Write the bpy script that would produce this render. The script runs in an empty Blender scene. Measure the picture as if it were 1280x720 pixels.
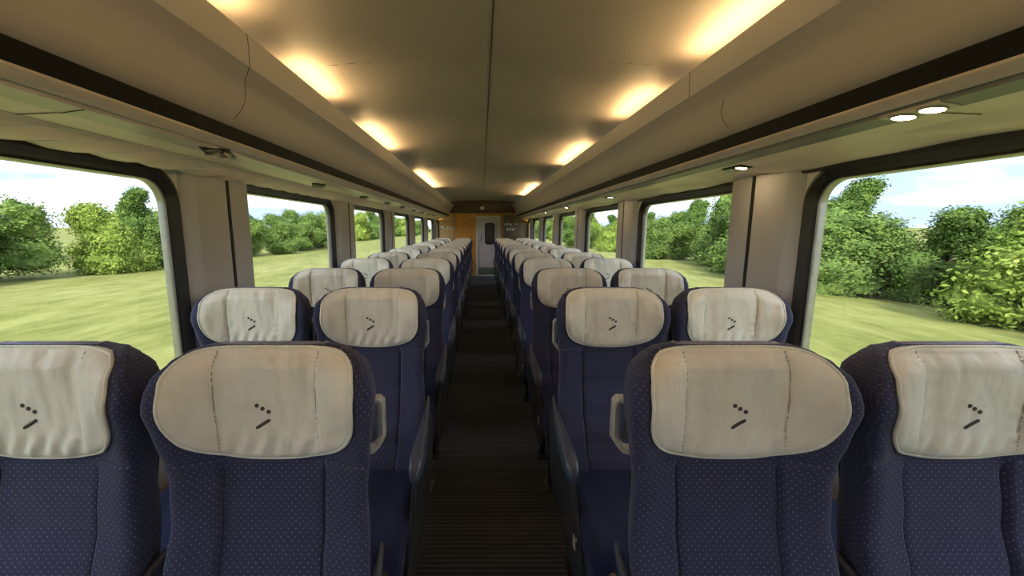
import bpy, bmesh, math, random
from mathutils import Vector, Matrix, noise
random.seed(7)
S = bpy.context.scene
COL = S.collection

# ------------------------------------------------------------------ helpers
def lin(r, g, b):
    f = lambda c: (c/255/12.92) if c/255 <= .04045 else ((c/255+.055)/1.055)**2.4
    return (f(r), f(g), f(b), 1)

class NT:
    """tiny node-tree helper"""
    def __init__(s, name):
        s.m = bpy.data.materials.new(name); s.m.use_nodes = True
        s.t = s.m.node_tree; s.t.nodes.clear()
        s.out = s.t.nodes.new('ShaderNodeOutputMaterial')
    def n(s, typ, **kw):
        nd = s.t.nodes.new(typ)
        for k, v in kw.items():
            if k.startswith('i_'):
                key = k[2:].replace('_', ' ')
                nd.inputs[key].default_value = v
            else: setattr(nd, k, v)
        return nd
    def l(s, a, b): s.t.links.new(a, b)
    def math(s, op, a, b=None, c=None, clamp=False):
        nd = s.t.nodes.new('ShaderNodeMath'); nd.operation = op; nd.use_clamp = clamp
        for i, v in enumerate((a, b, c)):
            if v is None: continue
            if isinstance(v, (int, float)): nd.inputs[i].default_value = v
            else: s.l(v, nd.inputs[i])
        return nd.outputs[0]
    def mix(s, fac, a, b):
        nd = s.t.nodes.new('ShaderNodeMix'); nd.data_type = 'RGBA'
        for i, v in ((0, fac), (6, a), (7, b)):
            if isinstance(v, (int, float, tuple)): nd.inputs[i].default_value = v
            else: s.l(v, nd.inputs[i])
        return nd.outputs[2]
    def coord(s, which='Object', scale=None):
        tc = s.t.nodes.new('ShaderNodeTexCoord').outputs[which]
        if scale is None: return tc
        mp = s.t.nodes.new('ShaderNodeMapping'); mp.inputs['Scale'].default_value = scale
        s.l(tc, mp.inputs['Vector']); return mp.outputs[0]
    def noise(s, vec, scale, detail=3, rough=.55):
        nd = s.n('ShaderNodeTexNoise', i_Scale=scale, i_Detail=detail, i_Roughness=rough)
        s.l(vec, nd.inputs['Vector']); return nd.outputs['Fac']
    def ramp(s, fac, stops):
        nd = s.t.nodes.new('ShaderNodeValToRGB'); e = nd.color_ramp.elements
        while len(e) < len(stops): e.new(.5)
        for i, (p, c) in enumerate(stops): e[i].position = p; e[i].color = c
        s.l(fac, nd.inputs[0]); return nd.outputs[0]
    def bump(s, h, strength=.3, dist=.002):
        nd = s.n('ShaderNodeBump', i_Strength=strength, i_Distance=dist)
        s.l(h, nd.inputs['Height']); return nd.outputs[0]
    def bsdf(s, color, rough=.6, metal=0, normal=None, spec=.5, sheen=0, coat=0, trans=0):
        b = s.n('ShaderNodeBsdfPrincipled')
        if isinstance(color, tuple): b.inputs['Base Color'].default_value = color
        else: s.l(color, b.inputs['Base Color'])
        if isinstance(rough, (int, float)): b.inputs['Roughness'].default_value = rough
        else: s.l(rough, b.inputs['Roughness'])
        b.inputs['Metallic'].default_value = metal
        b.inputs['Specular IOR Level'].default_value = spec
        b.inputs['Sheen Weight'].default_value = sheen
        b.inputs['Coat Weight'].default_value = coat
        if normal is not None: s.l(normal, b.inputs['Normal'])
        s.l(b.outputs[0], s.out.inputs[0]); return b

def simple(name, col, rough=.5, metal=0, spec=.5, nscale=40, var=.06, bump=.0, coat=0):
    t = NT(name); v = t.coord()
    f = t.noise(v, nscale, 4)
    d = tuple(c*(1-var*2) for c in col[:3])+(1,); u = tuple(min(1, c*(1+var)) for c in col[:3])+(1,)
    c = t.ramp(f, [(.3, d), (.7, u)])
    t.bsdf(c, rough, metal, t.bump(f, bump, .001) if bump else None, spec, coat=coat)
    return t.m

M = {}
COVE = 38.0; SPOT = 45.0
def mats():
    # navy upholstery with small pale dots
    t = NT('navy_dotted_fabric'); v = t.coord()
    sx = t.n('ShaderNodeSeparateXYZ'); t.l(t.coord('UV'), sx.inputs[0])
    U = sx.outputs[0]; W = sx.outputs[1]
    P = .0164
    def lattice(off, phase):
        a = t.math('SUBTRACT', t.math('FRACT', t.math('ADD', t.math('DIVIDE', U, P), off)), .5)
        b = t.math('SUBTRACT', t.math('FRACT', t.math('ADD', t.math('DIVIDE', W, P), off+phase)), .5)
        r = t.math('SQRT', t.math('ADD', t.math('MULTIPLY', a, a), t.math('MULTIPLY', b, b)))
        return t.math('SUBTRACT', 1, t.math('DIVIDE', t.math('SUBTRACT', r, .055), .055), clamp=True)
    d = t.math('MAXIMUM', lattice(0., 0.), lattice(.5, 0.))
    # fine weave
    wv = t.n('ShaderNodeTexVoronoi', i_Scale=900.0); t.l(v, wv.inputs['Vector'])
    base = t.mix(t.noise(v, 14, 5, .6), lin(47, 49, 72), lin(65, 66, 92))
    base = t.mix(t.math('MULTIPLY', wv.outputs['Distance'], .5), base, lin(64, 68, 104))
    lum = t.noise(v, 55, 2)
    dc = t.mix(lum, lin(110, 112, 150), lin(178, 172, 190))
    c = t.mix(t.math('MULTIPLY', d, .62), base, dc)
    t.bsdf(c, .92, 0, t.bump(wv.outputs['Distance'], .35, .0012), .25, sheen=.12)
    M['navy'] = t.m
    t = NT('navy_plain_fabric'); v = t.coord()
    wv = t.n('ShaderNodeTexVoronoi', i_Scale=700.0); t.l(v, wv.inputs['Vector'])
    c = t.mix(t.noise(v, 12, 5), lin(24, 31, 62), lin(36, 43, 76))
    t.bsdf(c, .95, 0, t.bump(wv.outputs['Distance'], .3, .001), .2, sheen=.1)
    M['cushion'] = t.m
    # cream leather-like antimacassar
    t = NT('cream_cover'); v = t.coord()
    f = t.noise(v, 9, 5, .6)
    vv = t.coord('Object', (20, 20, 11))
    wr = t.noise(vv, 1., 2, .5)
    wv = t.n('ShaderNodeTexVoronoi', i_Scale=420.0); t.l(v, wv.inputs['Vector'])
    c = t.ramp(f, [(.3, lin(232, 223, 206)), (.7, lin(246, 240, 226))])
    h = t.math('ADD', t.math('MULTIPLY', wr, 1.0), t.math('MULTIPLY', wv.outputs['Distance'], .05))
    t.bsdf(c, .62, 0, t.bump(h, .5, .014), .35, sheen=.05)
    M['cream'] = t.m
    M['piping'] = simple('cream_piping', lin(240, 235, 220), .6, bump=.2)
    M['stitch'] = simple('seam_thread', lin(176, 166, 142), .7)
    M['emblem'] = simple('emblem_print', lin(74, 68, 62), .7, nscale=300, var=.2)
    M['handle'] = simple('pale_grey_plastic', lin(196, 195, 184), .3, spec=.6, nscale=20)
    M['handle_inner'] = simple('grey_plastic_insert', lin(92, 94, 94), .45)
    M['arm'] = simple('dark_armrest_plastic', lin(74, 80, 96), .34, spec=.6, nscale=20)
    M['gloss'] = simple('glossy_charcoal_panel', lin(60, 64, 70), .22, spec=.8, nscale=12, coat=.3)
    M['metal'] = simple('brushed_seat_metal', lin(112, 115, 118), .32, metal=.8)
    M['black'] = simple('matt_black', lin(24, 23, 22), .55)
    M['tag'] = simple('beige_number_tag', lin(176, 170, 145), .5)
    # ceiling
    t = NT('taupe_ceiling'); v = t.coord()
    c = t.ramp(t.noise(v, 1.3, 4), [(.3, lin(148, 140, 135)), (.7, lin(157, 149, 143))])
    t.bsdf(c, .6, 0, t.bump(t.noise(v, 220, 2), .12, .001), .3)
    M['ceiling'] = t.m
    t = NT('taupe_rack_shell'); v = t.coord()
    c = t.ramp(t.noise(v, 1.1, 4), [(.3, lin(172, 163, 155)), (.7, lin(181, 172, 163))])
    t.bsdf(c, .38, 0, t.bump(t.noise(v, 160, 2), .06, .001), .45)
    M['rack'] = t.m
    M['lip'] = simple('pale_rack_rail', lin(204, 192, 182), .35, spec=.5, nscale=6)
    M['greyband'] = simple('grey_lamp_channel', lin(134, 132, 128), .45, nscale=6)
    M['under'] = simple('cream_rack_underside', lin(248, 226, 208), .42, nscale=4)
    M['rackstripe'] = simple('black_rack_stripe', lin(7, 7, 7), .5, spec=.2, nscale=8)
    M['seam'] = simple('dark_seam', lin(70, 64, 54), .7)
    M['wall'] = simple('warm_grey_wall_panel', lin(204, 204, 204), .45, nscale=3, var=.03)
    M['pillar'] = simple('warm_grey_pillar_cover', lin(190, 190, 192), .5, nscale=3, var=.03)
    M['gasket'] = simple('black_window_rubber', lin(46, 44, 40), .4, nscale=10)
    M['silver'] = simple('silver_window_trim', lin(170, 168, 160), .3, metal=.8)
    # glass
    t = NT('window_glass')
    tr = t.n('ShaderNodeBsdfTransparent'); tr.inputs[0].default_value = (.93, .96, .95, 1)
    gl = t.n('ShaderNodeBsdfGlossy'); gl.inputs['Roughness'].default_value = .02
    mx = t.n('ShaderNodeMixShader'); mx.inputs[0].default_value = .04; t.l(tr.outputs[0], mx.inputs[1]); t.l(gl.outputs[0], mx.inputs[2])
    t.l(mx.outputs[0], t.out.inputs[0]); M['glass'] = t.m
    # carpet: fine lateral ribs
    t = NT('ribbed_dark_carpet'); v = t.coord()
    sx = t.n('ShaderNodeSeparateXYZ'); t.l(v, sx.inputs[0])
    wob = t.noise(t.coord('Object', (3, 40, 1)), 1., 3)
    ph = t.math('ADD', t.math('MULTIPLY', sx.outputs[1], 2*math.pi/.026), t.math('MULTIPLY', wob, 3.0))
    rib = t.math('MULTIPLY_ADD', t.math('SINE', ph), .5, .5)
    ribs = t.math('MULTIPLY', rib, t.noise(t.coord('Object', (1.5, 9, 1)), 1., 3))
    c = t.mix(ribs, lin(58, 62, 68), lin(120, 123, 130))
    fz = t.noise(v, 500, 2)
    c = t.mix(t.math('MULTIPLY', fz, .35), c, lin(40, 40, 42))
    t.bsdf(c, .8, 0, t.bump(t.math('ADD', rib, fz), .5, .003), .3)
    M['carpet'] = t.m
    # wood panel end wall
    t = NT('amber_wood_panel'); v = t.coord('Object', (6, 6, .8))
    g = t.noise(v, 3, 6, .6)
    c = t.ramp(g, [(.3, lin(214, 144, 54)), (.7, lin(246, 182, 86))])
    t.bsdf(c, .35, 0, None, .5); M['wood'] = t.m
    t = NT('dark_wood_header'); v = t.coord('Object', (1, 6, 8))
    g = t.noise(v, 3, 6, .6)
    c = t.ramp(g, [(.3, lin(84, 62, 36)), (.7, lin(104, 78, 46))])
    t.bsdf(c, .4, 0, None, .5); M['darkwood'] = t.m
    t = NT('smoked_partition_glass')
    b = t.bsdf(lin(96, 90, 70), .12, 0, None, .6); b.inputs['Alpha'].default_value = .62
    M['smoked'] = t.m
    t = NT('clear_partition_glass')
    b = t.bsdf(lin(190, 165, 120), .12, 0, None, .6); b.inputs['Alpha'].default_value = .4
    M['clearpane'] = t.m
    M['door'] = simple('pale_pink_door', lin(240, 222, 222), .4, nscale=4, var=.04)
    M['doorframe'] = simple('cream_door_frame', lin(240, 232, 216), .4, nscale=6)
    M['kick'] = simple('grey_kick_plate', lin(128, 130, 112), .4)
    M['doorglass'] = simple('dark_door_glass', lin(78, 70, 66), .12, spec=.8, nscale=3, var=.15)
    M['frost'] = simple('frosted_white_mark', lin(225, 225, 215), .6)
    def emi(name, col, st):
        t = NT(name); e = t.n('ShaderNodeEmission'); e.inputs[0].default_value = col; e.inputs[1].default_value = st
        t.l(e.outputs[0], t.out.inputs[0]); return t.m
    M['cove'] = emi('warm_cove_tube', (1, .66, .28, 1), COVE)
    M['spot'] = emi('warm_spot_bulb', (1, .70, .38, 1), SPOT)
    M['spotoff'] = simple('unlit_spot_reflector', lin(190, 182, 164), .2, metal=.5)
    # outdoors
    t = NT('meadow_grass'); v = t.coord()
    n1 = t.noise(t.coord('Object', (.22, .06, .2)), 1., 5, .6)
    n2 = t.noise(t.coord('Object', (1.6, .5, 1)), 1., 6, .7)
    c = t.ramp(n1, [(.32, lin(136, 140, 66)), (.5, lin(178, 180, 92)), (.68, lin(210, 204, 134))])
    c2 = t.ramp(n2, [(.35, lin(124, 138, 66)), (.65, lin(204, 206, 128))])
    c = t.mix(.6, c, c2)
    t.bsdf(t.mix(.54, c, (0, 0, 0, 1)), .9, 0, t.bump(n2, .5, .10), .1); M['meadow'] = t.m
    for i, (a, b_, c_) in enumerate([((62, 88, 42), (104, 132, 60), (160, 182, 86)),
                                    ((58, 84, 36), (92, 122, 52), (138, 164, 74)),
                                    ((88, 112, 44), (140, 164, 64), (190, 204, 104))]):
        t = NT('foliage_' + ('mid_green', 'dark_green', 'yellow_green')[i]); v = t.coord()
        n1 = t.noise(v, 1.1, 6, .75); n2 = t.noise(v, 7, 4, .7)
        f = t.math('ADD', t.math('MULTIPLY', n1, .6), t.math('MULTIPLY', n2, .4))
        c = t.ramp(f, [(.36, lin(*[v+18 for v in a])), (.5, lin(*[v+18 for v in b_])), (.64, lin(*[v+12 for v in c_]))])
        t.bsdf(t.mix(.37, c, (0, 0, 0, 1)), .9, 0, t.bump(n2, .5, .2), .05); M['leaf%d' % i] = t.m
    M['bark'] = simple('grey_brown_bark', lin(92, 78, 62), .9, nscale=8, var=.2)
mats()

def mesh_obj(name, bm, mat, parent=None, smooth=None):
    me = bpy.data.meshes.new(name); bmesh.ops.recalc_face_normals(bm, faces=bm.faces)
    bm.to_mesh(me); bm.free()
    if isinstance(mat, str): mat = M[mat]
    me.materials.append(mat)
    if smooth is not None:
        me.shade_smooth()
        if smooth < 179: me.set_sharp_from_angle(angle=math.radians(smooth))
    o = bpy.data.objects.new(name, me); COL.objects.link(o)
    if parent: o.parent = parent
    return o
def tag(o, label=None, cat=None, group=None, kind=None):
    if label: o['label'] = label
    if cat: o['category'] = cat
    if group: o['group'] = group
    if kind: o['kind'] = kind
    return o
def empty(name, loc=(0, 0, 0)):
    o = bpy.data.objects.new(name, None); o.empty_display_size = .1; COL.objects.link(o); o.location = loc; return o
def box(bm, x0, x1, y0, y1, z0, z1, bev=0, seg=2, rot=None, piv=None):
    r = bmesh.ops.create_cube(bm, size=1)
    vs = r['verts']
    for v in vs:
        v.co = Vector(((x0+x1)/2+v.co.x*(x1-x0), (y0+y1)/2+v.co.y*(y1-y0), (z0+z1)/2+v.co.z*(z1-z0)))
    if bev:
        es = list({e for v in vs for e in v.link_edges})
        r = bmesh.ops.bevel(bm, geom=es, offset=bev, segments=seg, affect='EDGES', profile=.5)
        vs = list({v for f in r['faces'] for v in f.verts} | {v for v in vs if v.is_valid})
    if rot: bmesh.ops.rotate(bm, verts=vs, cent=piv or Vector(((x0+x1)/2, (y0+y1)/2, (z0+z1)/2)), matrix=rot)
    return vs
def tube(bm, pts, rad, n=8, closed=False, caps=True):
    pts = [Vector(p) for p in pts]; L = len(pts); rings = []
    prev = None
    for i, p in enumerate(pts):
        if closed: d = pts[(i+1) % L]-pts[i-1]
        else: d = pts[min(i+1, L-1)]-pts[max(i-1, 0)]
        d.normalize()
        if prev is None:
            a = Vector((0, 0, 1)) if abs(d.z) < .9 else Vector((1, 0, 0))
            u = d.cross(a).normalized()
        else:
            u = (prev-d*prev.dot(d)).normalized()
        prev = u; w = d.cross(u)
        r = rad[i] if isinstance(rad, (list, tuple)) else rad
        rings.append([bm.verts.new(p+u*math.cos(2*math.pi*k/n)*r+w*math.sin(2*math.pi*k/n)*r) for k in range(n)])
    for i in range(L if closed else L-1):
        a, b = rings[i], rings[(i+1) % L]
        for k in range(n): bm.faces.new((a[k], a[(k+1) % n], b[(k+1) % n], b[k]))
    if not closed and caps:
        bm.faces.new(rings[0][::-1]); bm.faces.new(rings[-1])
def extrude_profile(bm, prof, axis_pts, closed=True):
    """prof: list of (a,b); axis_pts: function (a,b,t)->Vector for t in 0,1"""
    A = [bm.verts.new(axis_pts(a, b, 0)) for a, b in prof]; B = [bm.verts.new(axis_pts(a, b, 1)) for a, b in prof]
    n = len(prof)
    for i in range(n if closed else n-1):
        j = (i+1) % n; bm.faces.new((A[i], A[j], B[j], B[i]))
    if closed: bm.faces.new(A[::-1]); bm.faces.new(B)

# ------------------------------------------------------------------ dimensions
Y0, Y1 = -3.6, 11.9
W = 1.30
CW = 1.35

# ------------------------------------------------------------------ camera
cam = bpy.data.cameras.new('camera'); co = bpy.data.objects.new('camera', cam); COL.objects.link(co)
co.location = (-.042, 0, 1.42); co.rotation_euler = (math.radians(90-8.53), 0, 0)
cam.sensor_width = 36; cam.lens = 500/1280*36; cam.shift_x = 38/1280; cam.clip_start = .02; cam.clip_end = 1000
S.camera = co

# ------------------------------------------------------------------ floor, ceiling
bm = bmesh.new(); box(bm, -CW, CW, Y0, Y1, -.06, 0)
tag(mesh_obj('floor', bm, 'carpet'), kind='structure')
bm = bmesh.new()
prof = []
for i in range(25):
    x = -1.15+2.3*i/24; prof.append((x, 2.205-.045*x*x))
prof2 = prof+[(1.15, 2.4), (-1.15, 2.4)]
extrude_profile(bm, prof2, lambda a, b, t: Vector((a, Y0 if t == 0 else Y1, b)))
ceil = tag(mesh_obj('ceiling', bm, 'ceiling', smooth=40), kind='structure')
bm = bmesh.new(); box(bm, -.0035, .0035, Y0, 10.6, 2.2035, 2.21)
mesh_obj('centre_joint', bm, 'seam', ceil)
for yy in (2.02, 5.2, 8.2):
    bm = bmesh.new()
    for i in range(20):
        x = -.8+1.6*i/20; x2 = x+.08
        z = 2.205-.045*((x+x2)/2)**2
        box(bm, x, x2, yy-.0012, yy+.0012, z-.0012, z+.004)
    mesh_obj('cross_joint', bm, 'ceiling', ceil)

# ------------------------------------------------------------------ side walls and windows
PIT = 1.77; D0 = .20
KS = list(range(-2, 7))
def rrect(y0, y1, z0, z1, r, n=6):
    p = []
    for (cy, cz, a0) in ((y1-r, z1-r, 0), (y0+r, z1-r, 90), (y0+r, z0+r, 180), (y1-r, z0+r, 270)):
        for i in range(n+1):
            a = math.radians(a0+90*i/n); p.append((cy+r*math.cos(a), cz+r*math.sin(a)))
    return p
def wall(side, name):
    s = side; bm = bmesh.new()
    ZT, ZB = 1.74, 0.0
    spans = []; last = Y0
    for k in KS:
        d = D0+PIT*k
        a, b = d+.10, d+PIT-.275
        a = max(a, Y0+.02); b = min(b, Y1-.1)
        if b-a < .4: continue
        spans.append((a, b, k))
    def P(y, z, x=W): return bm.verts.new((s*x, y, z))
    edges = [Y0]+[((spans[i][1]+spans[i+1][0])/2) for i in range(len(spans)-1)]+[Y1]
    for i, (a, b, k) in enumerate(spans):
        e0, e1 = edges[i], edges[i+1]
        inner = rrect(a, b, .60, 1.655, .13)
        cy, cz = (a+b)/2, 1.13
        outer = []
        for (y, z) in inner:
            dy, dz = y-cy, z-cz
            hy = (e1-cy) if dy > 0 else (cy-e0); hz = (ZT-cz) if dz > 0 else (cz-ZB)
            t = min(hy/abs(dy) if abs(dy) > 1e-6 else 1e9, hz/abs(dz) if abs(dz) > 1e-6 else 1e9)
            outer.append((cy+dy*t, cz+dz*t))
        # snap nearest outer points to the true corners
        for cyy, czz in ((e0, ZB), (e0, ZT), (e1, ZB), (e1, ZT)):
            j = min(range(len(outer)), key=lambda q: (outer[q][0]-cyy)**2+(outer[q][1]-czz)**2); outer[j] = (cyy, czz)
        I = [P(*p) for p in inner]; O = [P(*p) for p in outer]; R = [P(p[0], p[1], W+.05) for p in inner]
        OO = [P(p[0], p[1], W+.05) for p in outer]
        n = len(inner)
        for q in range(n):
            r = (q+1) % n
            bm.faces.new((I[q], I[r], O[r], O[q])); bm.faces.new((I[q], R[q], R[r], I[r]))
            bm.faces.new((R[q], OO[q], OO[r], R[r]))
    wo = tag(mesh_obj('wall_'+name, bm, 'wall'), kind='structure')
    # windows
    for i, (a, b, k) in enumerate(spans):
        root = empty('window_%d' % (i+1+(20 if s > 0 else 0)), (s*W, (a+b)/2, .6)); tag(root, kind='structure')
        inv = Vector((-root.location.x, -root.location.y, -root.location.z))
        def ring(y0, y1, z0, z1, r0, prof, mat, nm, par):
            """prof: list of (inset, x) closed cross-section"""
            bm = bmesh.new(); loops = []
            for ins, x in prof:
                pts = rrect(y0+ins, y1-ins, z0+ins, z1-ins, max(.02, r0-ins*.8), 8)
                loops.append([bm.verts.new(Vector((s*x, p[0], p[1]))+inv) for p in pts])
            n = len(loops[0]); L = len(loops)
            for u in range(L):
                for q in range(n):
                    bm.faces.new((loops[u][q], loops[u][(q+1) % n], loops[(u+1) % L][(q+1) % n], loops[(u+1) % L][q]))
            return mesh_obj(nm, bm, mat, par, smooth=50)
        f = ring(a, b, .60, 1.655, .13, [(0, W+.05), (-.002, W-.004), (.012, W-.008), (.026, W+.004), (.044, W+.022), (.046, W+.05)], 'gasket', 'window_frame', root)
        ring(a, b, .60, 1.655, .13, [(.0445, W+.05), (.0435, W+.020), (.047, W+.017), (.051, W+.022), (.052, W+.05)], 'silver', 'window_trim', root)
        bm = bmesh.new()
        pts = rrect(a+.046, b-.046, .646, 1.609, .09, 6)
        A = [bm.verts.new(Vector((s*(W+.040), p[0], p[1]))+inv) for p in pts]
        bm.faces.new(A)
        mesh_obj('window_pane', bm, 'glass', root)
    # pillar covers
    n = 0
    for k in KS:
        d = D0+PIT*k
        if d-.3 < Y0 or d+.2 > Y1: continue
        n += 1
        bm = bmesh.new()
        pr = [(d-.272, 0.001), (d-.268, .006), (d-.222, .036), (d-.214, .038), (d-.014, .038), (d-.010, .026), (d+.010, .026), (d+.014, .038),
              (d+.155, .038), (d+.172, .032), (d+.182, .012), (d+.182, -.036), (d+.10, -.036), (d-.272, -.02)]
        extrude_profile(bm, pr, lambda a_, b_, t: Vector((s*(W-b_), a_, 0 if t == 0 else (1.69 if s < 0 else 1.672))))
        root = tag(mesh_obj('trim_%d' % (n+(20 if s > 0 else 0)), bm, 'pillar', smooth=25), kind='structure')
        bm = bmesh.new(); box(bm, s*W-s*.034-.006, s*W-s*.034+.006, d-.010, d+.010, .02, 1.665, .002)
        mesh_obj('joint_strip', bm, 'black', root)
wall(-1, 'left'); wall(1, 'right')

# end walls
bm = bmesh.new(); box(bm, -CW-.05, CW+.05, Y0-.06, Y0, 0, 2.4)
tag(mesh_obj('wall_back', bm, 'wall'), kind='structure')
bm = bmesh.new(); box(bm, -CW-.05, CW+.05, Y1, Y1+.06, 0, 2.4)
tag(mesh_obj('wall_front', bm, 'wood'), kind='structure')
bm = bmesh.new(); box(bm, -1.2, 1.2, Y1-.07, Y1, 1.845, 2.22, .01)
hd = tag(mesh_obj('trim_41', bm, 'darkwood', smooth=30), kind='structure')
hd_lamp_y = Y1-.07
bm = bmesh.new()
bmesh.ops.create_uvsphere(bm, u_segments=20, v_segments=10, radius=.5)
for v in bm.verts: v.co = Vector((-.02+v.co.x*.13, hd_lamp_y+v.co.y*.05, 1.995+v.co.z*.09))
tag(mesh_obj('wall_lamp', bm, 'frost', smooth=180), 'small pale oval lamp on the dark wood header above the end door', 'lamp')
# glazed partitions either side of the door
for s, x0, x1, mat, nm in ((-1, -1.24, -.82, 'clearpane', 'left'), (1, .56, 1.24, 'smoked', 'right')):
    root = empty('partition_screen', ((x0+x1)/2, Y1-.35, 0))
    tag(root, 'amber tinted glass screen with white marks left of the end door' if s < 0 else 'smoky dark glass screen with white marks right of the end door', 'glass screen')
    inv = -root.location
    bm = bmesh.new(); box(bm, x0+inv.x, x1+inv.x, -.006, .006, .9, 1.80, .002)
    g = mesh_obj('glass_panel', bm, mat, root)
    xs = [(-1.17, 1.45), (-1.10, 1.40), (-1.01, 1.42), (-.93, 1.41), (-.86, 1.40)] if s < 0 else [(.62, 1.52), (.70, 1.53), (.80, 1.52), (.95, 1.53), (.70, 1.38), (.78, 1.385), (.86, 1.38)]
    for i, (x, z) in enumerate(xs):
        bm = bmesh.new(); r = .028 if (i % 2 == 0 or s > 0) else .02
        pts = [bm.verts.new((x+inv.x+math.cos(a*math.pi/5)*r, -.010, z+math.sin(a*math.pi/5)*r*.9)) for a in range(10)]
        f = bm.faces.new(pts)
        e = bmesh.ops.extrude_face_region(bm, geom=[f]); [setattr(v.co, 'y', -.007) for v in e['geom'] if isinstance(v, bmesh.types.BMVert)]
        mesh_obj('frosted_mark', bm, 'frost', g)
    bm = bmesh.new(); box(bm, x0+inv.x, x1+inv.x, -.03, .03, 0, .9, .006)
    mesh_obj('lower_panel', bm, 'wood' if s < 0 else 'darkwood', root)
    bm = bmesh.new(); xe = x1 if s < 0 else x0
    box(bm, xe+inv.x-.014, xe+inv.x+.014, -.034, .034, 0, 1.82, .005)
    mesh_obj('edge_post', bm, 'metal', root)
# door
root = tag(empty('door_1', (.148, Y1, 0)), kind='structure')
X0, X1 = -.355, .354
bm = bmesh.new()
box(bm, X0, X0+.07, -.06, .0, 0, 1.77, .006); box(bm, X1-.07, X1, -.06, 0, 0, 1.77, .006); box(bm, X0+.07, X1-.07, -.06, 0, 1.70, 1.77, .006)
box(bm, X0+.07, X1-.07, -.06, 0, 0, .035, .004)
mesh_obj('door_frame', bm, 'doorframe', root, smooth=30)
bm = bmesh.new(); box(bm, X0+.075, X1-.075, -.035, 0, .04, 1.695, .004)
leaf = mesh_obj('door_leaf', bm, 'door', root, smooth=30)
bm = bmesh.new(); box(bm, X0+.08, X1-.08, -.042, -.034, .045, .26, .003)
mesh_obj('kick_plate', bm, 'kick', root, smooth=30)
def plate(x0, x1, z0, z1, r, y0, y1):
    bm = bmesh.new(); pts = rrect(x0, x1, z0, z1, r, 6)
    A = [bm.verts.new((p[0], y0, p[1])) for p in pts]; B = [bm.verts.new((p[0], y1, p[1])) for p in pts]
    n = len(pts); bm.faces.new(A); bm.faces.new(B[::-1])
    for q in range(n): bm.faces.new((A[q], B[q], B[(q+1) % n], A[(q+1) % n]))
    return bm
mesh_obj('window_surround', plate(-.095, .19, .94, 1.57, .08, -.048, -.036), 'black', root)
mesh_obj('door_window', plate(-.06, .155, .985, 1.525, .06, -.053, -.047), 'doorglass', root)
bm = bmesh.new(); tube(bm, [(-.20, -.06, 1.02), (-.20, -.085, 1.04), (-.20, -.085, 1.22), (-.20, -.06, 1.24)], .012)
mesh_obj('door_handle', bm, 'metal', root, smooth=180)
for (x, z, r) in ((-.17, 1.33, .045), (-.13, 1.22, .035), (.24, 1.32, .03)):
    bm = bmesh.new(); pts = [bm.verts.new((x+math.cos(a*math.pi/8)*r, -.038, z+math.sin(a*math.pi/8)*r)) for a in range(16)]
    f = bm.faces.new(pts); e = bmesh.ops.extrude_face_region(bm, geom=[f]); [setattr(v.co, 'y', -.034) for v in e['geom'] if isinstance(v, bmesh.types.BMVert)]
    mesh_obj('sticker', bm, 'frost', root)

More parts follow.
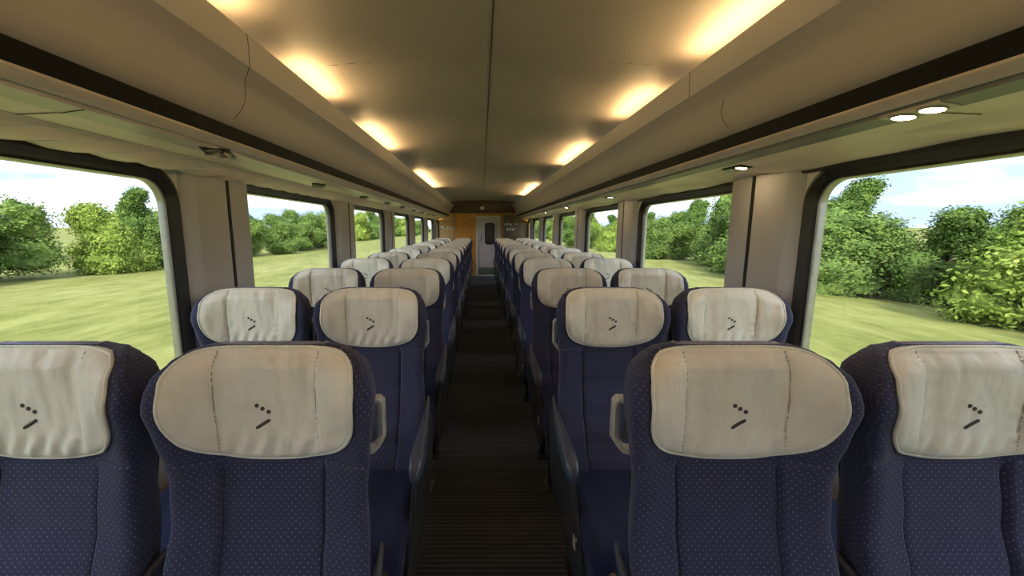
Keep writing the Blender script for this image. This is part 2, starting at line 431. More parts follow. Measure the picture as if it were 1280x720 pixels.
# ------------------------------------------------------------------ luggage racks
def sstep(a, b, x):
    t = max(0, min(1, (x-a)/(b-a))); return t*t*(3-2*t)
def rack(s, side_word):
    root = empty('luggage_rack', (s*1.0, Y0, 1.72))
    tag(root, 'long taupe overhead luggage rack with black stripe along the %s side of the coach' % side_word, 'luggage rack')
    inv = -root.location
    ye = Y1-.05
    def ext(prof, mat, nm, par=root, y0=Y0+.01, y1=ye, closed=True, sm=35):
        bm = bmesh.new()
        extrude_profile(bm, prof, lambda a, b, t: Vector((s*a, y0 if t == 0 else y1, b))+inv, closed)
        return mesh_obj(nm, bm, mat, par, smooth=sm)
    # bulging fascia : smooth curve through measured points
    ctrl = [(.850, 2.082), (.858, 2.045), (.868, 2.015), (.876, 1.992), (.914, 1.960), (.932, 1.930), (.946, 1.895), (.958, 1.860), (.972, 1.825), (.984, 1.808), (.994, 1.802)]
    back = [(1.002, 1.802), (.990, 1.83), (.970, 1.88), (.952, 1.93), (.930, 1.965), (.890, 2.0), (.870, 2.055), (.858, 2.086)]
    fa = ext(ctrl+back, 'rack', 'fascia', sm=24)
    # top tray under the lamp gap
    ext([(.862, 2.078), (1.12, 2.035), (1.12, 2.025), (.875, 2.055)], 'rack', 'top_tray')
    ext([(.994, 1.803), (1.012, 1.803), (1.024, 1.752), (1.004, 1.750)], 'rackstripe', 'black_stripe')
    ext([(.996, 1.751), (.994, 1.744), (1.004, 1.728), (1.016, 1.722), (1.026, 1.724), (1.026, 1.752)], 'lip', 'lower_rail')
    ext([(1.022, 1.730), (1.030, 1.712), (1.090, 1.704), (1.092, 1.73)], 'greyband' if s > 0 else 'lip', 'lamp_channel')
    ext([(1.088, 1.708), (1.165, 1.694), (1.180, 1.694), (1.18, 1.73), (1.088, 1.73)], 'under', 'underside_panel')
    # fluted / rippled strip next to the wall
    bm = bmesh.new(); nx = 12; step = .0085; ny = int((ye-Y0)/step); rows = []
    for j in range(ny+1):
        y = Y0+.01+j*step; row = []
        for i in range(nx+1):
            u = i/nx; x = 1.172+u*(1.305-1.172)
            z = 1.694-(.006 if s < 0 else .042)*u
            if s < 0:
                z += .004
            else:
                z -= .006*math.sin(y*7.0+u*3)*math.sin(math.pi*u)+.004*math.sin(y*17+u*5)*math.sin(math.pi*u)
            row.append(bm.verts.new(Vector((s*x, y, z))+inv))
        rows.append(row)
    for j in range(ny):
        for i in range(nx): bm.faces.new((rows[j][i], rows[j+1][i], rows[j+1][i+1], rows[j][i+1]))
    mesh_obj('fluted_strip', bm, 'under', root, smooth=180)
    if s < 0:
        # row of overlapping moulded scoops between the panel edge and the wall
        rim = [(1.296, .0, 1.690), (1.292, .012, 1.672), (1.286, .035, 1.656), (1.274, .075, 1.647), (1.256, .125, 1.645), (1.234, .18, 1.651), (1.211, .24, 1.663), (1.190, .31, 1.678), (1.174, .40, 1.691)]
        bm = bmesh.new(); rows = []
        for k, (x, y, z) in enumerate(rim):
            t = k/(len(rim)-1); px, py, pz = 1.172, -.16+.56*t, 1.6925
            row = []
            for i in range(9):
                u = i/8; hang = math.sin(math.pi*u*.5)**1.6
                row.append(bm.verts.new((s*(px+(x-px)*u), py+(y-py)*u, pz+(z-pz)*(.25*u+.75*hang) if u < 1 else z)))
            rows.append(row)
        for p, q in zip(rows, rows[1:]):
            for i in range(8): bm.faces.new((p[i], p[i+1], q[i+1], q[i]))
        rbm = bmesh.new(); tube(rbm, [(s*x, y, z) for x, y, z in rim], [.0012]+[.0030]*7+[.0012], 6)
        sc0 = mesh_obj('moulded_scoop', bm, 'under', root, smooth=180); rm0 = mesh_obj('scoop_rim', rbm, 'piping', sc0, smooth=180)
        sc0.location = inv+Vector((0, 1.11-.178*6, 0))
        for k in range(1, 62):
            c = sc0.copy(); COL.objects.link(c); c.location = inv+Vector((0, 1.11-.178*6+.178*k, 0))
            d = rm0.copy(); COL.objects.link(d); d.parent = c
    if s > 0:
        ext([(1.285, 1.664), (1.297, 1.662), (1.297, 1.642), (1.287, 1.644)], 'black', 'wall_joint')
    # shut lines of the bin doors
    def joint(pts, nm='door_joint'):
        bm = bmesh.new(); P = [Vector((s*a, y, b))+inv for a, y, b in pts]
        tube(bm, P, .0011, 6); mesh_obj(nm, bm, 'seam', fa)
    for dy in (0, 3.4, 6.8):
        if s < 0: joint([(.8495, 1.49+dy, 2.08), (.8575, 1.51+dy, 2.045), (.8675, 1.525+dy, 2.015), (.8755, 1.54+dy, 1.992), (.9135, 1.57+dy, 1.960), (.9315, 1.60+dy, 1.930), (.9455, 1.615+dy, 1.895), (.9575, 1.605+dy, 1.860), (.9715, 1.58+dy, 1.825)])
        else:
            joint([(.8495, 1.83+dy, 2.08), (.8575, 1.845+dy, 2.045), (.8675, 1.86+dy, 2.015), (.8755, 1.875+dy, 1.992)])
            joint([(.9315, 1.70+dy, 1.930), (.9455, 1.74+dy, 1.895), (.9575, 1.74+dy, 1.860), (.9715, 1.72+dy, 1.825)])
    for yb in (1.05,):
        joint([(1.03, yb, 1.711), (1.09, yb, 1.703), (1.10, yb-.0, 1.704), (1.17, yb-.03, 1.692)], 'panel_joint')
    return root
rack(-1, 'left'); rack(1, 'right')

# cove lamps sitting in the gap between rack top and ceiling
coves = [(-1, -3.3, -.75), (-1, -.45, 1.50), (-1, 1.93, 2.45), (-1, 3.05, 3.98), (-1, 5.5, 7.6),
         (1, -3.3, -.75), (1, -.45, 1.86), (1, 2.30, 2.86), (1, 3.72, 4.90), (1, 7.0, 9.4)]
ordn = ['behind the camera', 'nearest', 'second', 'third', 'farthest']
for i, (s, a, b) in enumerate(coves):
    k = i % 5
    root = empty('cove_lamp', (s*.90, (a+b)/2, 2.07))
    tag(root, ('%s warm glowing cove lamp above the %s luggage rack' % (ordn[k], 'left' if s < 0 else 'right')) if k else
        'warm cove lamp behind the viewpoint above the %s luggage rack' % ('left' if s < 0 else 'right'), 'ceiling lamp', 'cove lamps along both luggage racks')
    inv = -root.location
    bm = bmesh.new(); L = (b-a)
    tube(bm, [Vector((s*.886, a, 2.089))+inv, Vector((s*.886, b, 2.089))+inv], .011, 10)
    mesh_obj('light_tube', bm, 'cove', root, smooth=60)
    bm = bmesh.new(); box(bm, s*.90-.016+inv.x, s*.90+.016+inv.x, a+inv.y, b+inv.y, 2.058+inv.z, 2.079+inv.z, .003)
    mesh_obj('lamp_base', bm, 'lip', root)

# reading lamp units in the rack underside
def reading(s, x, y, lit, label, single=False):
    z = 1.704-.133*(x-1.09)
    root = empty('reading_lamp', (s*x, y, z)); tag(root, label, 'reading lamp', 'reading lamps under the %s rack' % ('left' if s < 0 else 'right'))
    root.rotation_euler = (0, s*math.radians(7.6), 0)
    bm = bmesh.new()
    if s < 0:
        A = [bm.verts.new(v) for v in ((-.045, -.0, -.003), (0, -.11, -.003), (.045, 0, -.003), (0, .11, -.003))]
        B = [bm.verts.new((v.co.x*.96, v.co.y*.96, .004)) for v in A]
        bm.faces.new(A); bm.faces.new(B[::-1])
        for q in range(4): bm.faces.new((A[q], A[(q+1) % 4], B[(q+1) % 4], B[q]))
    else: box(bm, -.030, .030, -.072, .072, -.003, .004, .001)
    mesh_obj('lamp_plate', bm, 'black' if (s < 0 or not all(lit)) else 'lip', root)
    for q, on in enumerate(lit):
        yy = (-.034, .034)[q]; r = .023
        bm = bmesh.new()
        bmesh.ops.create_circle(bm, cap_ends=True, segments=20, radius=r)
        for v in bm.verts: v.co = Vector((v.co.x, v.co.y+yy, -.0055))
        f = list(bm.faces)
        e = bmesh.ops.extrude_face_region(bm, geom=f); [setattr(v.co, 'z', -.0025) for v in e['geom'] if isinstance(v, bmesh.types.BMVert)]
        mesh_obj('bulb_lens', bm, 'spot' if on else 'spotoff', root)
        bm = bmesh.new(); tube(bm, [(math.cos(a*math.pi/10)*(r+.002), yy+math.sin(a*math.pi/10)*(r+.002), -.0045) for a in range(20)], .003, 6, closed=True)
        mesh_obj('lamp_ring', bm, 'silver', root, smooth=180)
    if s < 0:
        bm = bmesh.new(); tube(bm, [(.035, -.02, -.011), (.01, .045, -.012), (-.012, .02, -.013), (.008, -.02, -.013), (-.01, -.06, -.012), (-.035, -.01, -.011)], [.003, .007, .008, .008, .007, .003], 8)
        mesh_obj('swoosh_reflection', bm, 'lip', root, smooth=180)  # raised pale curl standing in for the swoosh reflection on the unlit unit
words = ['nearest', 'second', 'third', 'fourth', 'fifth', 'sixth', 'seventh', 'eighth', 'ninth']
for i, y in enumerate((1.60, 2.72, 3.75, 4.65, 5.55, 6.45, 7.35, 8.25, 9.15)):
    reading(-1, 1.055 if i == 0 else 1.12, y, (False, False), '%s unlit dark reading lamp unit under the left luggage rack' % words[i])
for i, (x, y, lit) in enumerate([(1.055, 1.06, (True, True)), (1.15, 1.93, (True, False)), (1.13, 3.75, (True, False)), (1.12, 5.55, (False, True)), (1.12, 7.35, (False, True)), (1.12, 9.1, (False, True))]):
    reading(1, x, y, lit, '%s lit warm reading lamp under the right luggage rack%s' % (words[i], ', both bulbs glowing' if i == 0 else ', one bulb glowing'))

# ------------------------------------------------------------------ seat
def interp(tab, z):
    if z <= tab[0][0]: return tab[0][1]
    for (a, va), (b, vb) in zip(tab, tab[1:]):
        if z <= b:
            t = (z-a)/(b-a); t = t*t*(3-2*t); return va+(vb-va)*t
    return tab[-1][1]
HW = [(.38, .222), (.50, .228), (.70, .222), (.80, .215), (.86, .215), (.93, .222), (1.0, .233), (1.04, .238), (1.08, .236), (1.11, .226), (1.135, .208), (1.15, .185), (1.160, .150), (1.164, .12)]
YF = [(.38, -.20), (.44, -.175), (.55, -.095), (.65, -.04), (.78, -.005), (.90, .016), (1.0, .022), (1.12, .024), (1.164, .045)]
YB = [(.38, .03), (.55, .045), (.8, .085), (1.0, .115), (1.10, .110), (1.15, .09), (1.164, .07)]
WG = [(.38, .028), (.6, .026), (.78, .024), (.88, .036), (.97, .062), (1.05, .076), (1.10, .062), (1.14, .034), (1.164, .010)]
def sstep(a, b, x):
    t = max(0, min(1, (x-a)/(b-a))); return t*t*(3-2*t)
def front_y(x, z):
    ax = abs(x); hw = interp(HW, z)
    y = interp(YF, z)
    low = 1-sstep(.905, .925, z)
    g = -interp(WG, z)*sstep(.085, .235, ax)
    y += g
    y -= low*.010*sstep(.112, .124, ax)*(1)                      # raised bolster
    y += low*.007*math.exp(-((ax-.114)/.0035)**2)*sstep(.905, .88, z) if z < .905 else 0
    y += .006*math.exp(-((z-.914)/.0035)**2)                       # seam under the head section
    return y
def make_seat(mir):
    """seat seen from the front; mir=+1 : aisle on +x"""
    root = empty('train_seat')
    # --- backrest
    bm = bmesh.new()
    zs = [.38, .40, .43]+[.46+.02*i for i in range(22)]+[.893, .903, .908, .911, .914, .917, .920, .93, .945, .96, .98, 1.0, 1.02, 1.04, 1.06, 1.08, 1.095, 1.11, 1.12, 1.13, 1.138, 1.145, 1.151, 1.156, 1.160, 1.163, 1.165]
    zs = sorted(set(round(z, 4) for z in zs))
    fx = [-.985, -.96, -.92, -.86, -.80, -.74, -.68]; fin = [-.128, -.124, -.120, -.117, -.114, -.111, -.107, -.09, -.06, -.03, 0]
    rings = []
    for z in zs:
        hw = interp(HW, z); hw_eff = hw
        if z > 1.16: hw_eff = hw
        yb = interp(YB, z); xs = [f*hw for f in fx]
        xs = [x for x in xs if x < -.132] + [x for x in fin if x > -hw*.97]
        while len(xs) < len(fx)+len(fin): xs.insert(0, xs[0]*1.0+ (-hw*.985-xs[0])*.5)
        xs.sort()
        xs = xs+[-x for x in xs[-2::-1]]
        ring = []
        top = sstep(1.10, 1.165, z)
        for x in xs:
            ax = abs(x)/hw
            y = front_y(x, z)
            edge = max(0, (ax-.86)/.14)
            y += .012*edge**2.2                        # rounded front edge
            ring.append(bm.verts.new((x, y, z)))
        yr = front_y(hw*.985, z)+.012
        # side
        ring.append(bm.verts.new((hw, yr+.012, z))); ring.append(bm.verts.new((hw*.91, max(yr+.02, yb-.035), z)))
        ring.append(bm.verts.new((hw*.87, yb-.012, z)))
        for q in range(7):
            x = hw*(.80-1.60*q/6); ring.append(bm.verts.new((x, yb, z)))
        ring.append(bm.verts.new((-hw*.87, yb-.012, z)))
        ring.append(bm.verts.new((-hw*.91, max(yr+.02, yb-.035), z))); ring.append(bm.verts.new((-hw, yr+.012, z)))
        rings.append(ring)
    n = len(rings[0])
    uvl = bm.loops.layers.uv.new('UVMap')
    def arc(ring):
        U = [0.]
        for q in range(n): U.append(U[-1]+(ring[(q+1) % n].co-ring[q].co).length)
        mid = (len(fx)+len(fin)-1); c = U[mid]; return [u-c for u in U]
    AU = [arc(rg) for rg in rings]
    for ia in range(len(rings)-1):
        a, b = rings[ia], rings[ia+1]
        for q in range(n):
            f = bm.faces.new((a[q], a[(q+1) % n], b[(q+1) % n], b[q]))
            for lp, uu, vv in zip(f.loops, (AU[ia][q], AU[ia][q+1], AU[ia+1][q+1], AU[ia+1][q]), (zs[ia], zs[ia], zs[ia+1], zs[ia+1])): lp[uvl].uv = (uu, vv)
    bm.faces.new(rings[0][::-1]); bm.faces.new(rings[-1])
    mesh_obj('backrest', bm, 'navy', root, smooth=60)
    # --- headrest cover (padded, with side flaps wrapping the wings)
    c = Vector((0, 0, 1.052)); bm = bmesh.new()
    def outline(th):
        ct, st = math.cos(th), math.sin(th)
        if st >= 0: a, b, e = .199, .111, 4.6
        else: a, b, e = .199, .138, 2.7
        r = (abs(ct/a)**e+abs(st/b)**e)**(-1/e)
        x, z = r*ct, r*st
        if st < 0: z *= 1
        return x, z
    NR, NTH = 38, 144
    def pt(r, th, seed=0):
        r = min(r, 1.0); ox, oz = outline(th); x, z = ox*r, oz*r; Z = c.z+z; ax = abs(x)
        hwx = interp(HW, min(Z, 1.15))
        base = front_y(x, min(max(Z, .93), 1.15))+.012*max(0, (ax/hwx-.86)/.14)**2.2
        puff = (.019-.009*sstep(.12, .19, ax))*(1-r**7)**.5
        y = base-.004-puff
        y -= .0050*sstep(.109, .114, ax)*(1-r**10)                  # side flaps sewn over the centre panel
        y += .0045*math.exp(-((ax-.110)/.003)**2)*(1-r**10)
        wr = noise.noise(Vector((x*20+3*mir, 1.3, z*8)))*.55+noise.noise(Vector((x*48, 4.1+mir, z*14)))*.25
        wr += .5*math.exp(-((ax-.100)/.012)**2)*noise.noise(Vector((x*15, 9.1, z*55)))
        edgew = .35+.65*sstep(.35, 1., r)
        y += wr*.0135*edgew*(1-r**12)
        y += .0042*math.sin(x*150+math.sin(z*30)*2)*sstep(.05, .12, -z)*(1-r**12)*(1 if ax < .11 else .3)
        return Vector((x, y, Z))
    ctr = bm.verts.new(pt(0, 0)); prev = None; NRr = []
    for i in range(1, NR+1):
        r = (i/NR)**.85
        ring = [bm.verts.new(pt(r, 2*math.pi*k/NTH)) for k in range(NTH)]
        NRr.append(ring)
        if prev is None:
            for k in range(NTH): bm.faces.new((ctr, ring[k], ring[(k+1) % NTH]))
        else:
            for k in range(NTH): bm.faces.new((prev[k], ring[k], ring[(k+1) % NTH], prev[(k+1) % NTH]))
        prev = ring
    back = [bm.verts.new(v.co+Vector((0, .018, 0))) for v in prev]
    for k in range(NTH): bm.faces.new((prev[k], back[k], back[(k+1) % NTH], prev[(k+1) % NTH]))
    bm.faces.new(back)
    pipe_pts = [v.co.copy() for v in prev]
    emb = lambda x, z: pt(max(1e-4, math.hypot(x, z)/max(1e-6, math.hypot(*outline(math.atan2(z, x))))), math.atan2(z, x))
    pipe_at = lambda x, z: emb(x, z)+Vector((0, -.0013, 0))
    cov = mesh_obj('headrest_cover', bm, 'cream', root, smooth=180)
    cov['label'] = 'cream padded headrest cover'
    bm = bmesh.new(); tube(bm, pipe_pts, .0036, 7, closed=True)
    bmesh.ops.translate(bm, verts=bm.verts, vec=(0, -.0022, 0)); mesh_obj('piping', bm, 'piping', cov, smooth=180)
    for sx in (-1, 1):
        bm = bmesh.new(); tube(bm, [pipe_at(sx*.1105, -.128+.232*q/24) for q in range(25)], .0011, 5)
        mesh_obj('stitched_seam', bm, 'stitch', cov, smooth=180)
    # emblem: three dots and a slanted bar
    bm = bmesh.new(); ox, oz = -.008*mir, -.036
    for (dx, dz) in ((-.0115, .0255), (.0005, .0185), (.013, .0115)):
        r = .0052; p0 = emb(ox+dx, oz+dz)
        cc = bm.verts.new(p0+Vector((0, -.0018, 0))); R1 = []; R2 = []
        for k in range(14):
            a = k*2*math.pi/14; R1.append(bm.verts.new(p0+Vector((math.cos(a)*r*.85, -.0014, math.sin(a)*r*.85)))); R2.append(bm.verts.new(p0+Vector((math.cos(a)*r, .003, math.sin(a)*r))))
        for k in range(14):
            bm.faces.new((cc, R1[k], R1[(k+1) % 14])); bm.faces.new((R1[k], R2[k], R2[(k+1) % 14], R1[(k+1) % 14]))
    pts = []
    for q in range(9):
        t = q/8; x = ox-.0155+.030*t; z = oz-.0255+.0185*t; pts.append(emb(x, z)+Vector((0, .0005, 0)))
    tube(bm, pts, [.0030]+[.0038]*7+[.0030], 8)
    mesh_obj('emblem', bm, 'emblem', cov, smooth=60)['label'] = 'dark three-dot and slanted bar emblem'
    # --- seat cushion
    bm = bmesh.new(); nx, ny = 20, 24; g = []
    top = lambda x, y: .445+.012*sstep(.14, .2, abs(x))-.03*((y+.62)/-.44+1)*0 - .035*sstep(-.52, -.64, y)*1
    for j in range(ny+1):
        row = []
        for i in range(nx+1):
            x = -.225+.45*i/nx; y = -.66+.52*j/ny
            ex = max(0, (abs(x)-.195)/.03); ey = max(0, (-.60-y)/.06)
            z = .455+.010*sstep(.12, .18, abs(x))-.02*sstep(-.3, -.6, y)*0+.01*sstep(-.3, -.55, y)
            z -= .03*ex**2+.055*ey**2
            row.append(bm.verts.new((x, y, z)))
        g.append(row)
    for j in range(ny):
        for i in range(nx): bm.faces.new((g[j][i], g[j][i+1], g[j+1][i+1], g[j+1][i]))
    loop = [g[0][i] for i in range(nx+1)]+[g[j][nx] for j in range(1, ny+1)]+[g[ny][i] for i in range(nx-1, -1, -1)]+[g[j][0] for j in range(ny-1, 0, -1)]
    lo = [bm.verts.new((v.co.x*.96, v.co.y+(.012 if v.co.y < -.6 else 0), .33)) for v in loop]
    for k in range(len(loop)):
        k2 = (k+1) % len(loop); bm.faces.new((loop[k], lo[k], lo[k2], loop[k2]))
    bm.faces.new(lo)
    mesh_obj('seat_cushion', bm, 'cushion', root, smooth=60)
    # --- grab handle on the aisle shoulder
    bm = bmesh.new(); X = lambda v: v*mir
    y = .115
    path = [(.175, y+.0, 1.000), (.197, y+.004, 1.002), (.208, y+.010, 1.002), (.214, y+.014, .994), (.214, y+.014, .980), (.214, y+.014, .908), (.214, y+.012, .898), (.206, y+.008, .886), (.195, y+.004, .874), (.175, y, .872)]
    secs = []
    for i, p in enumerate(path):
        p = Vector(p); q0 = Vector(path[max(0, i-1)]); q1 = Vector(path[min(len(path)-1, i+1)]); d = (q1-q0).normalized(); w = Vector((0, 1, 0)); u = d.cross(w).normalized()
        secs.append([bm.verts.new(Vector((X(v.x), v.y, v.z))) for v in (p+u*.0075-w*.016, p-u*.0075-w*.013, p-u*.0075+w*.014, p+u*.0075+w*.016)])
    for a, b in zip(secs, secs[1:]):
        for k in range(4): bm.faces.new((a[k], a[(k+1) % 4], b[(k+1) % 4], b[k]))
    bm.faces.new(secs[0][::-1]); bm.faces.new(secs[-1])
    bmesh.ops.bevel(bm, geom=list(bm.edges), offset=.0015, segments=1, affect='EDGES')
    h = mesh_obj('grab_handle', bm, 'handle', root, smooth=50)
    h['label'] = 'pale grey plastic grab handle'
    bm = bmesh.new(); xa, xb = sorted((X(.170), X(.196))); box(bm, xa, xb, y+.008, y+.020, .892, .992, .003)
    mesh_obj('handle_mount', bm, 'handle_inner', h, smooth=40)
    # --- armrest: drooping padded arm with side plate
    if True:
        bm = bmesh.new()
        # pad path along -y
        P = [(.226, .045, .665), (.229, .0, .655), (.232, -.08, .636), (.234, -.17, .618), (.235, -.26, .606), (.235, -.34, .598), (.235, -.385, .590), (.234, -.41, .572)]
        hwid = [.005, .009, .013, .018, .023, .025, .023, .013]; hh = [.010, .016, .022, .028, .034, .036, .030, .014]
        R = []
        for (x, yy, z), a, b in zip(P, hwid, hh):
            R.append([bm.verts.new((X(x+a*math.copysign(abs(math.cos(t*math.pi/8))**.6, math.cos(t*math.pi/8))), yy, z+b*math.copysign(abs(math.sin(t*math.pi/8))**.6, math.sin(t*math.pi/8)))) for t in range(16)])
        for a, b in zip(R, R[1:]):
            for k in range(16): bm.faces.new((a[k], a[(k+1) % 16], b[(k+1) % 16], b[k]))
        bm.faces.new(R[0][::-1]); bm.faces.new(R[-1])
        arm = mesh_obj('armrest', bm, 'arm', root, smooth=60)
        # glossy side plate under it (side-view outline, extruded in x)
        ol = [(.04, .60), (-.06, .575), (-.18, .550), (-.30, .560), (-.375, .565), (-.41, .54), (-.43, .48), (-.47, .42), (-.53, .36), (-.555, .31), (-.54, .275), (-.50, .26), (-.30, .27), (-.08, .30), (.02, .38), (.05, .50)]
        bm = bmesh.new()
        extrude_profile(bm, ol, lambda a, b, t: Vector((X(.224 if t == 0 else .242), a, b)))
        bmesh.ops.bevel(bm, geom=list(bm.edges), offset=.005, segments=2, affect='EDGES')
        sp = mesh_obj('side_panel', bm, 'gloss', root, smooth=50)
        if mir < 0:
          bm = bmesh.new(); xa, xb = sorted((X(.236), X(.2450))); box(bm, xa, xb, -.490, -.462, .370, .412, .002)
          mesh_obj('number_tag', bm, 'tag', sp)['label'] = 'small beige tag'
        bm = bmesh.new(); tube(bm, [(X(.236), -.30, .575), (X(.250), -.30, .575)], .016, 16)
        mesh_obj('armrest_hinge', bm, 'metal', root, smooth=40)
    # --- base frame and legs
    bm = bmesh.new(); box(bm, -.20, .20, -.58, -.10, .285, .335, .008)
    mesh_obj('base_frame', bm, 'black', root, smooth=40)
    for yy in (-.47, -.16):
        bm = bmesh.new(); xc = X(.165)
        tube(bm, [(xc, yy, .30), (xc, yy, .06), (xc, yy, .012)], [.020, .018, .018], 12)
        box(bm, xc-.03, xc+.03, yy-.05, yy+.05, 0, .014, .004)
        mesh_obj('leg', bm, 'metal' if yy < -.3 else 'black', root, smooth=40)
    # --- upper seat-back shell rear
    bm = bmesh.new()
    vs = []
    for z in (.42, .6, .8, .95, 1.05, 1.10):
        hw = interp(HW, z)*.78; yb = interp(YB, z)
        vs.append([bm.verts.new((hw*(-1+2*q/6), yb+.006-.006*abs(-1+2*q/6)**4, z)) for q in range(7)])
    for a, b in zip(vs, vs[1:]):
        for q in range(6): bm.faces.new((a[q], a[q+1], b[q+1], b[q]))
    e = bmesh.ops.extrude_face_region(bm, geom=list(bm.faces)); [setattr(v.co, 'y', v.co.y+.010) for v in e['geom'] if isinstance(v, bmesh.types.BMVert)]
    mesh_obj('rear_shell', bm, 'gloss', root, smooth=60)
    # edge piping down the outer corners of the backrest
    return root
def copy_tree(o, parent=None):
    c = o.copy(); COL.objects.link(c)
    if parent: c.parent = parent
    for ch in list(o.children): copy_tree(ch, c)
    return c
protoL = make_seat(1); protoR = make_seat(-1)
rown = ['nearest', 'second', 'third', 'fourth', 'fifth', 'sixth', 'seventh', 'eighth', 'ninth', 'tenth', 'eleventh', 'farthest']
used = {1: False, -1: False}
XA, XWN = .507, 1.012
for i in range(12):
    y = .815+.845*i
    for s, mir, proto in ((-1, 1, protoL), (1, -1, protoR)):
        for pos, xx in (('aisle', XA), ('window', XWN)):
            if not used[mir]: o = proto; used[mir] = True
            else: o = copy_tree(proto)
            o.location = (s*xx, y, 0)
            side = 'left' if s < 0 else 'right'
            tag(o, 'navy dotted seat in the %s row, %s seat left of the gangway'.replace('left', side) % (rown[i], pos), 'train seat', 'navy train seats with cream headrest covers')

# ------------------------------------------------------------------ outdoors
bm = bmesh.new()
GZ = -1.25
def gh(x, y):
    ax = abs(x)
    h = GZ-.0*ax
    if ax > 4: h += .5*noise.noise(Vector((x*.06, y*.03, 0)))*min(1, (ax-4)/8)
    if ax > 9: h += (ax-9)*.012
    return h
xs = [-260, -160, -100, -70, -50, -40, -32, -26, -22, -18, -15, -12, -10, -8, -6, -4, -2, 0, 2, 4, 6, 8, 10, 12, 15, 18, 22, 26, 32, 40, 50, 70, 100, 160, 260]
ys = [-60+4*i for i in range(90)]
g = [[bm.verts.new((x, y, gh(x, y))) for x in xs] for y in ys]
for j in range(len(ys)-1):
    for i in range(len(xs)-1): bm.faces.new((g[j][i], g[j][i+1], g[j+1][i+1], g[j+1][i]))
tag(mesh_obj('ground', bm, 'meadow', smooth=180), kind='structure')

def crown_mesh(seed, w, h, nb):
    """leafy crown: lumpy twig masses covered with thousands of small leaf sprays"""
    rnd = random.Random(seed); bm = bmesh.new(); leaves = []
    for b in range(nb):
        zz = h*(.16+.66*rnd.random())
        k = math.sqrt(max(.05, 1-((zz/h-.40)/.64)**2))
        a = rnd.random()*6.283; rr = w*.66*k*math.sqrt(rnd.random())
        r = w*(.26+.2*rnd.random())*(.65+.35*k)
        c0 = Vector((math.cos(a)*rr, math.sin(a)*rr, zz))
        q = bmesh.ops.create_icosphere(bm, subdivisions=3, radius=r, matrix=Matrix.Translation(c0)); off = Vector((seed*3.1, b*7.7, 0))
        vs = q['verts']
        for v in vs:
            d = (v.co-c0).normalized()
            n = noise.fractal(v.co*1.4+off, .8, 2.1, 3)*.45
            v.co = c0+d*r*(.80+n)
        for _ in range(2400):
            v = vs[rnd.randrange(len(vs))]; d = (v.co-c0).normalized()
            leaves.append((v.co+d*rnd.uniform(-.05, .34)*r*.8+Vector((rnd.gauss(0, .12), rnd.gauss(0, .12), rnd.gauss(0, .12))), d))
    for p, d in leaves:
        n = (d+Vector((rnd.gauss(0, .7), rnd.gauss(0, .7), rnd.gauss(.25, .6)))).normalized()
        u = n.orthogonal().normalized(); u.rotate(Matrix.Rotation(rnd.random()*6.28, 3, n)); t = n.cross(u); l = rnd.uniform(.05, .10)
        bm.faces.new([bm.verts.new(p+q) for q in (u*l, t*l*.5+u*l*.1, -u*l, -t*l*.5+u*l*.1)])
    return bm
protos = []
specs = [('leaf0', 2.6, 5.2, 12), ('leaf1', 2.4, 6.2, 12), ('leaf2', 2.7, 4.3, 10), ('leaf0', 3.2, 4.4, 12)]
kinds = ['rounded mid green tree', 'dark green tree', 'yellow green leafy tree', 'broad spreading green tree']
for i, (m, w, h, nb) in enumerate(specs):
    root = empty('tree')
    bm = crown_mesh(i+1, w, h, nb); mesh_obj('crown', bm, m, root, smooth=45)
    bm = bmesh.new(); tube(bm, [(0, 0, -.4), (.05, 0, .8), (-.03, .05, h*.5)], [.22, .17, .10], 10); mesh_obj('trunk', bm, 'bark', root, smooth=180)
    protos.append(root)
usedp = [False]*4
R = random.Random(11)
def tree(x, y, k, sc, szz, side):
    if not usedp[k]: o = protos[k]; usedp[k] = True
    else: o = copy_tree(protos[k])
    o.location = (x, y, gh(x, y)-.25); o.rotation_euler = (0, 0, R.random()*6.28); o.scale = (sc, sc*(1+.15*R.random()), szz)
    tag(o, '%s in the hedgerow beyond the %s hand windows' % (kinds[k], side), 'tree', 'trees in the %s hedgerow' % side)
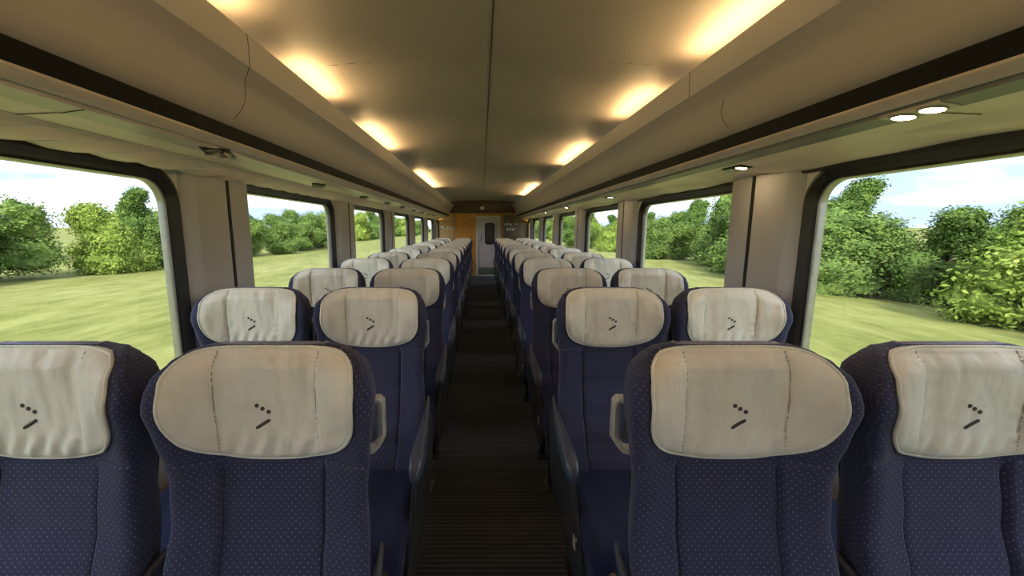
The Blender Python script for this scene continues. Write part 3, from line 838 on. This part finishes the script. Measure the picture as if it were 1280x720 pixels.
for s, side in ((-1, 'left'), (1, 'right')):
    y = -16
    base = 22 if s < 0 else 14
    while y < 190:
        k = R.choice([0, 1, 2, 3, 0, 2])
        x = s*(base+R.uniform(-1.5, 2.5)+(.02*max(0, y)))
        sc = R.uniform(.8, 1.15)*(1+.002*max(0, y)); 
        tree(x, y, k, sc, sc*(R.uniform(.66, 1.0) if s < 0 else R.uniform(.68, 1.0)), side)
        y += R.uniform(3.6, 5.0)*(1+.006*max(0, y))
    y = -10
    while y < 150:
        k = R.choice([0, 1, 1, 3])
        tree(s*(base+12+R.uniform(-1.5, 2)), y, k, R.uniform(1.0, 1.4), R.uniform(.8, 1.2), side); y += R.uniform(6, 11)

# ------------------------------------------------------------------ sky and sun
w = bpy.data.worlds.new('sky'); S.world = w; w.use_nodes = True; t = w.node_tree; t.nodes.clear()
out = t.nodes.new('ShaderNodeOutputWorld'); bg = t.nodes.new('ShaderNodeBackground'); tc = t.nodes.new('ShaderNodeTexCoord')
mp = t.nodes.new('ShaderNodeMapping'); mp.inputs['Scale'].default_value = (1, .6, 3.2)
nz = t.nodes.new('ShaderNodeTexNoise'); nz.inputs['Scale'].default_value = 2.4; nz.inputs['Detail'].default_value = 5
cr = t.nodes.new('ShaderNodeValToRGB'); cr.color_ramp.elements[0].position = .46; cr.color_ramp.elements[0].color = (.15, .19, .25, 1)
cr.color_ramp.elements[1].position = .72; cr.color_ramp.elements[1].color = (.93, .96, 1.0, 1)
for a, b in ((tc.outputs['Generated'], mp.inputs[0]), (mp.outputs[0], nz.inputs['Vector']), (nz.outputs['Fac'], cr.inputs[0]), (cr.outputs[0], bg.inputs[0]), (bg.outputs[0], out.inputs[0])): t.links.new(a, b)
bg.inputs[1].default_value = 3.4
sl = bpy.data.lights.new('sun', 'SUN'); sl.energy = 4.0; sl.angle = math.radians(6); sl.color = (1, .95, .84)
so = bpy.data.objects.new('sun', sl); COL.objects.link(so); so.location = (0, -20, 30)
so.rotation_euler = (math.radians(52), 0, 0)      # from behind, parallel to the train

S.view_settings.view_transform = 'Standard'; S.view_settings.look = 'None'
S.view_settings.gamma = 1; S.view_settings.use_curve_mapping = False; S.view_settings.exposure = .78
S.cycles.max_bounces = 10; S.cycles.diffuse_bounces = 6; S.cycles.use_denoising = True
S.cycles.sample_clamp_indirect = 6
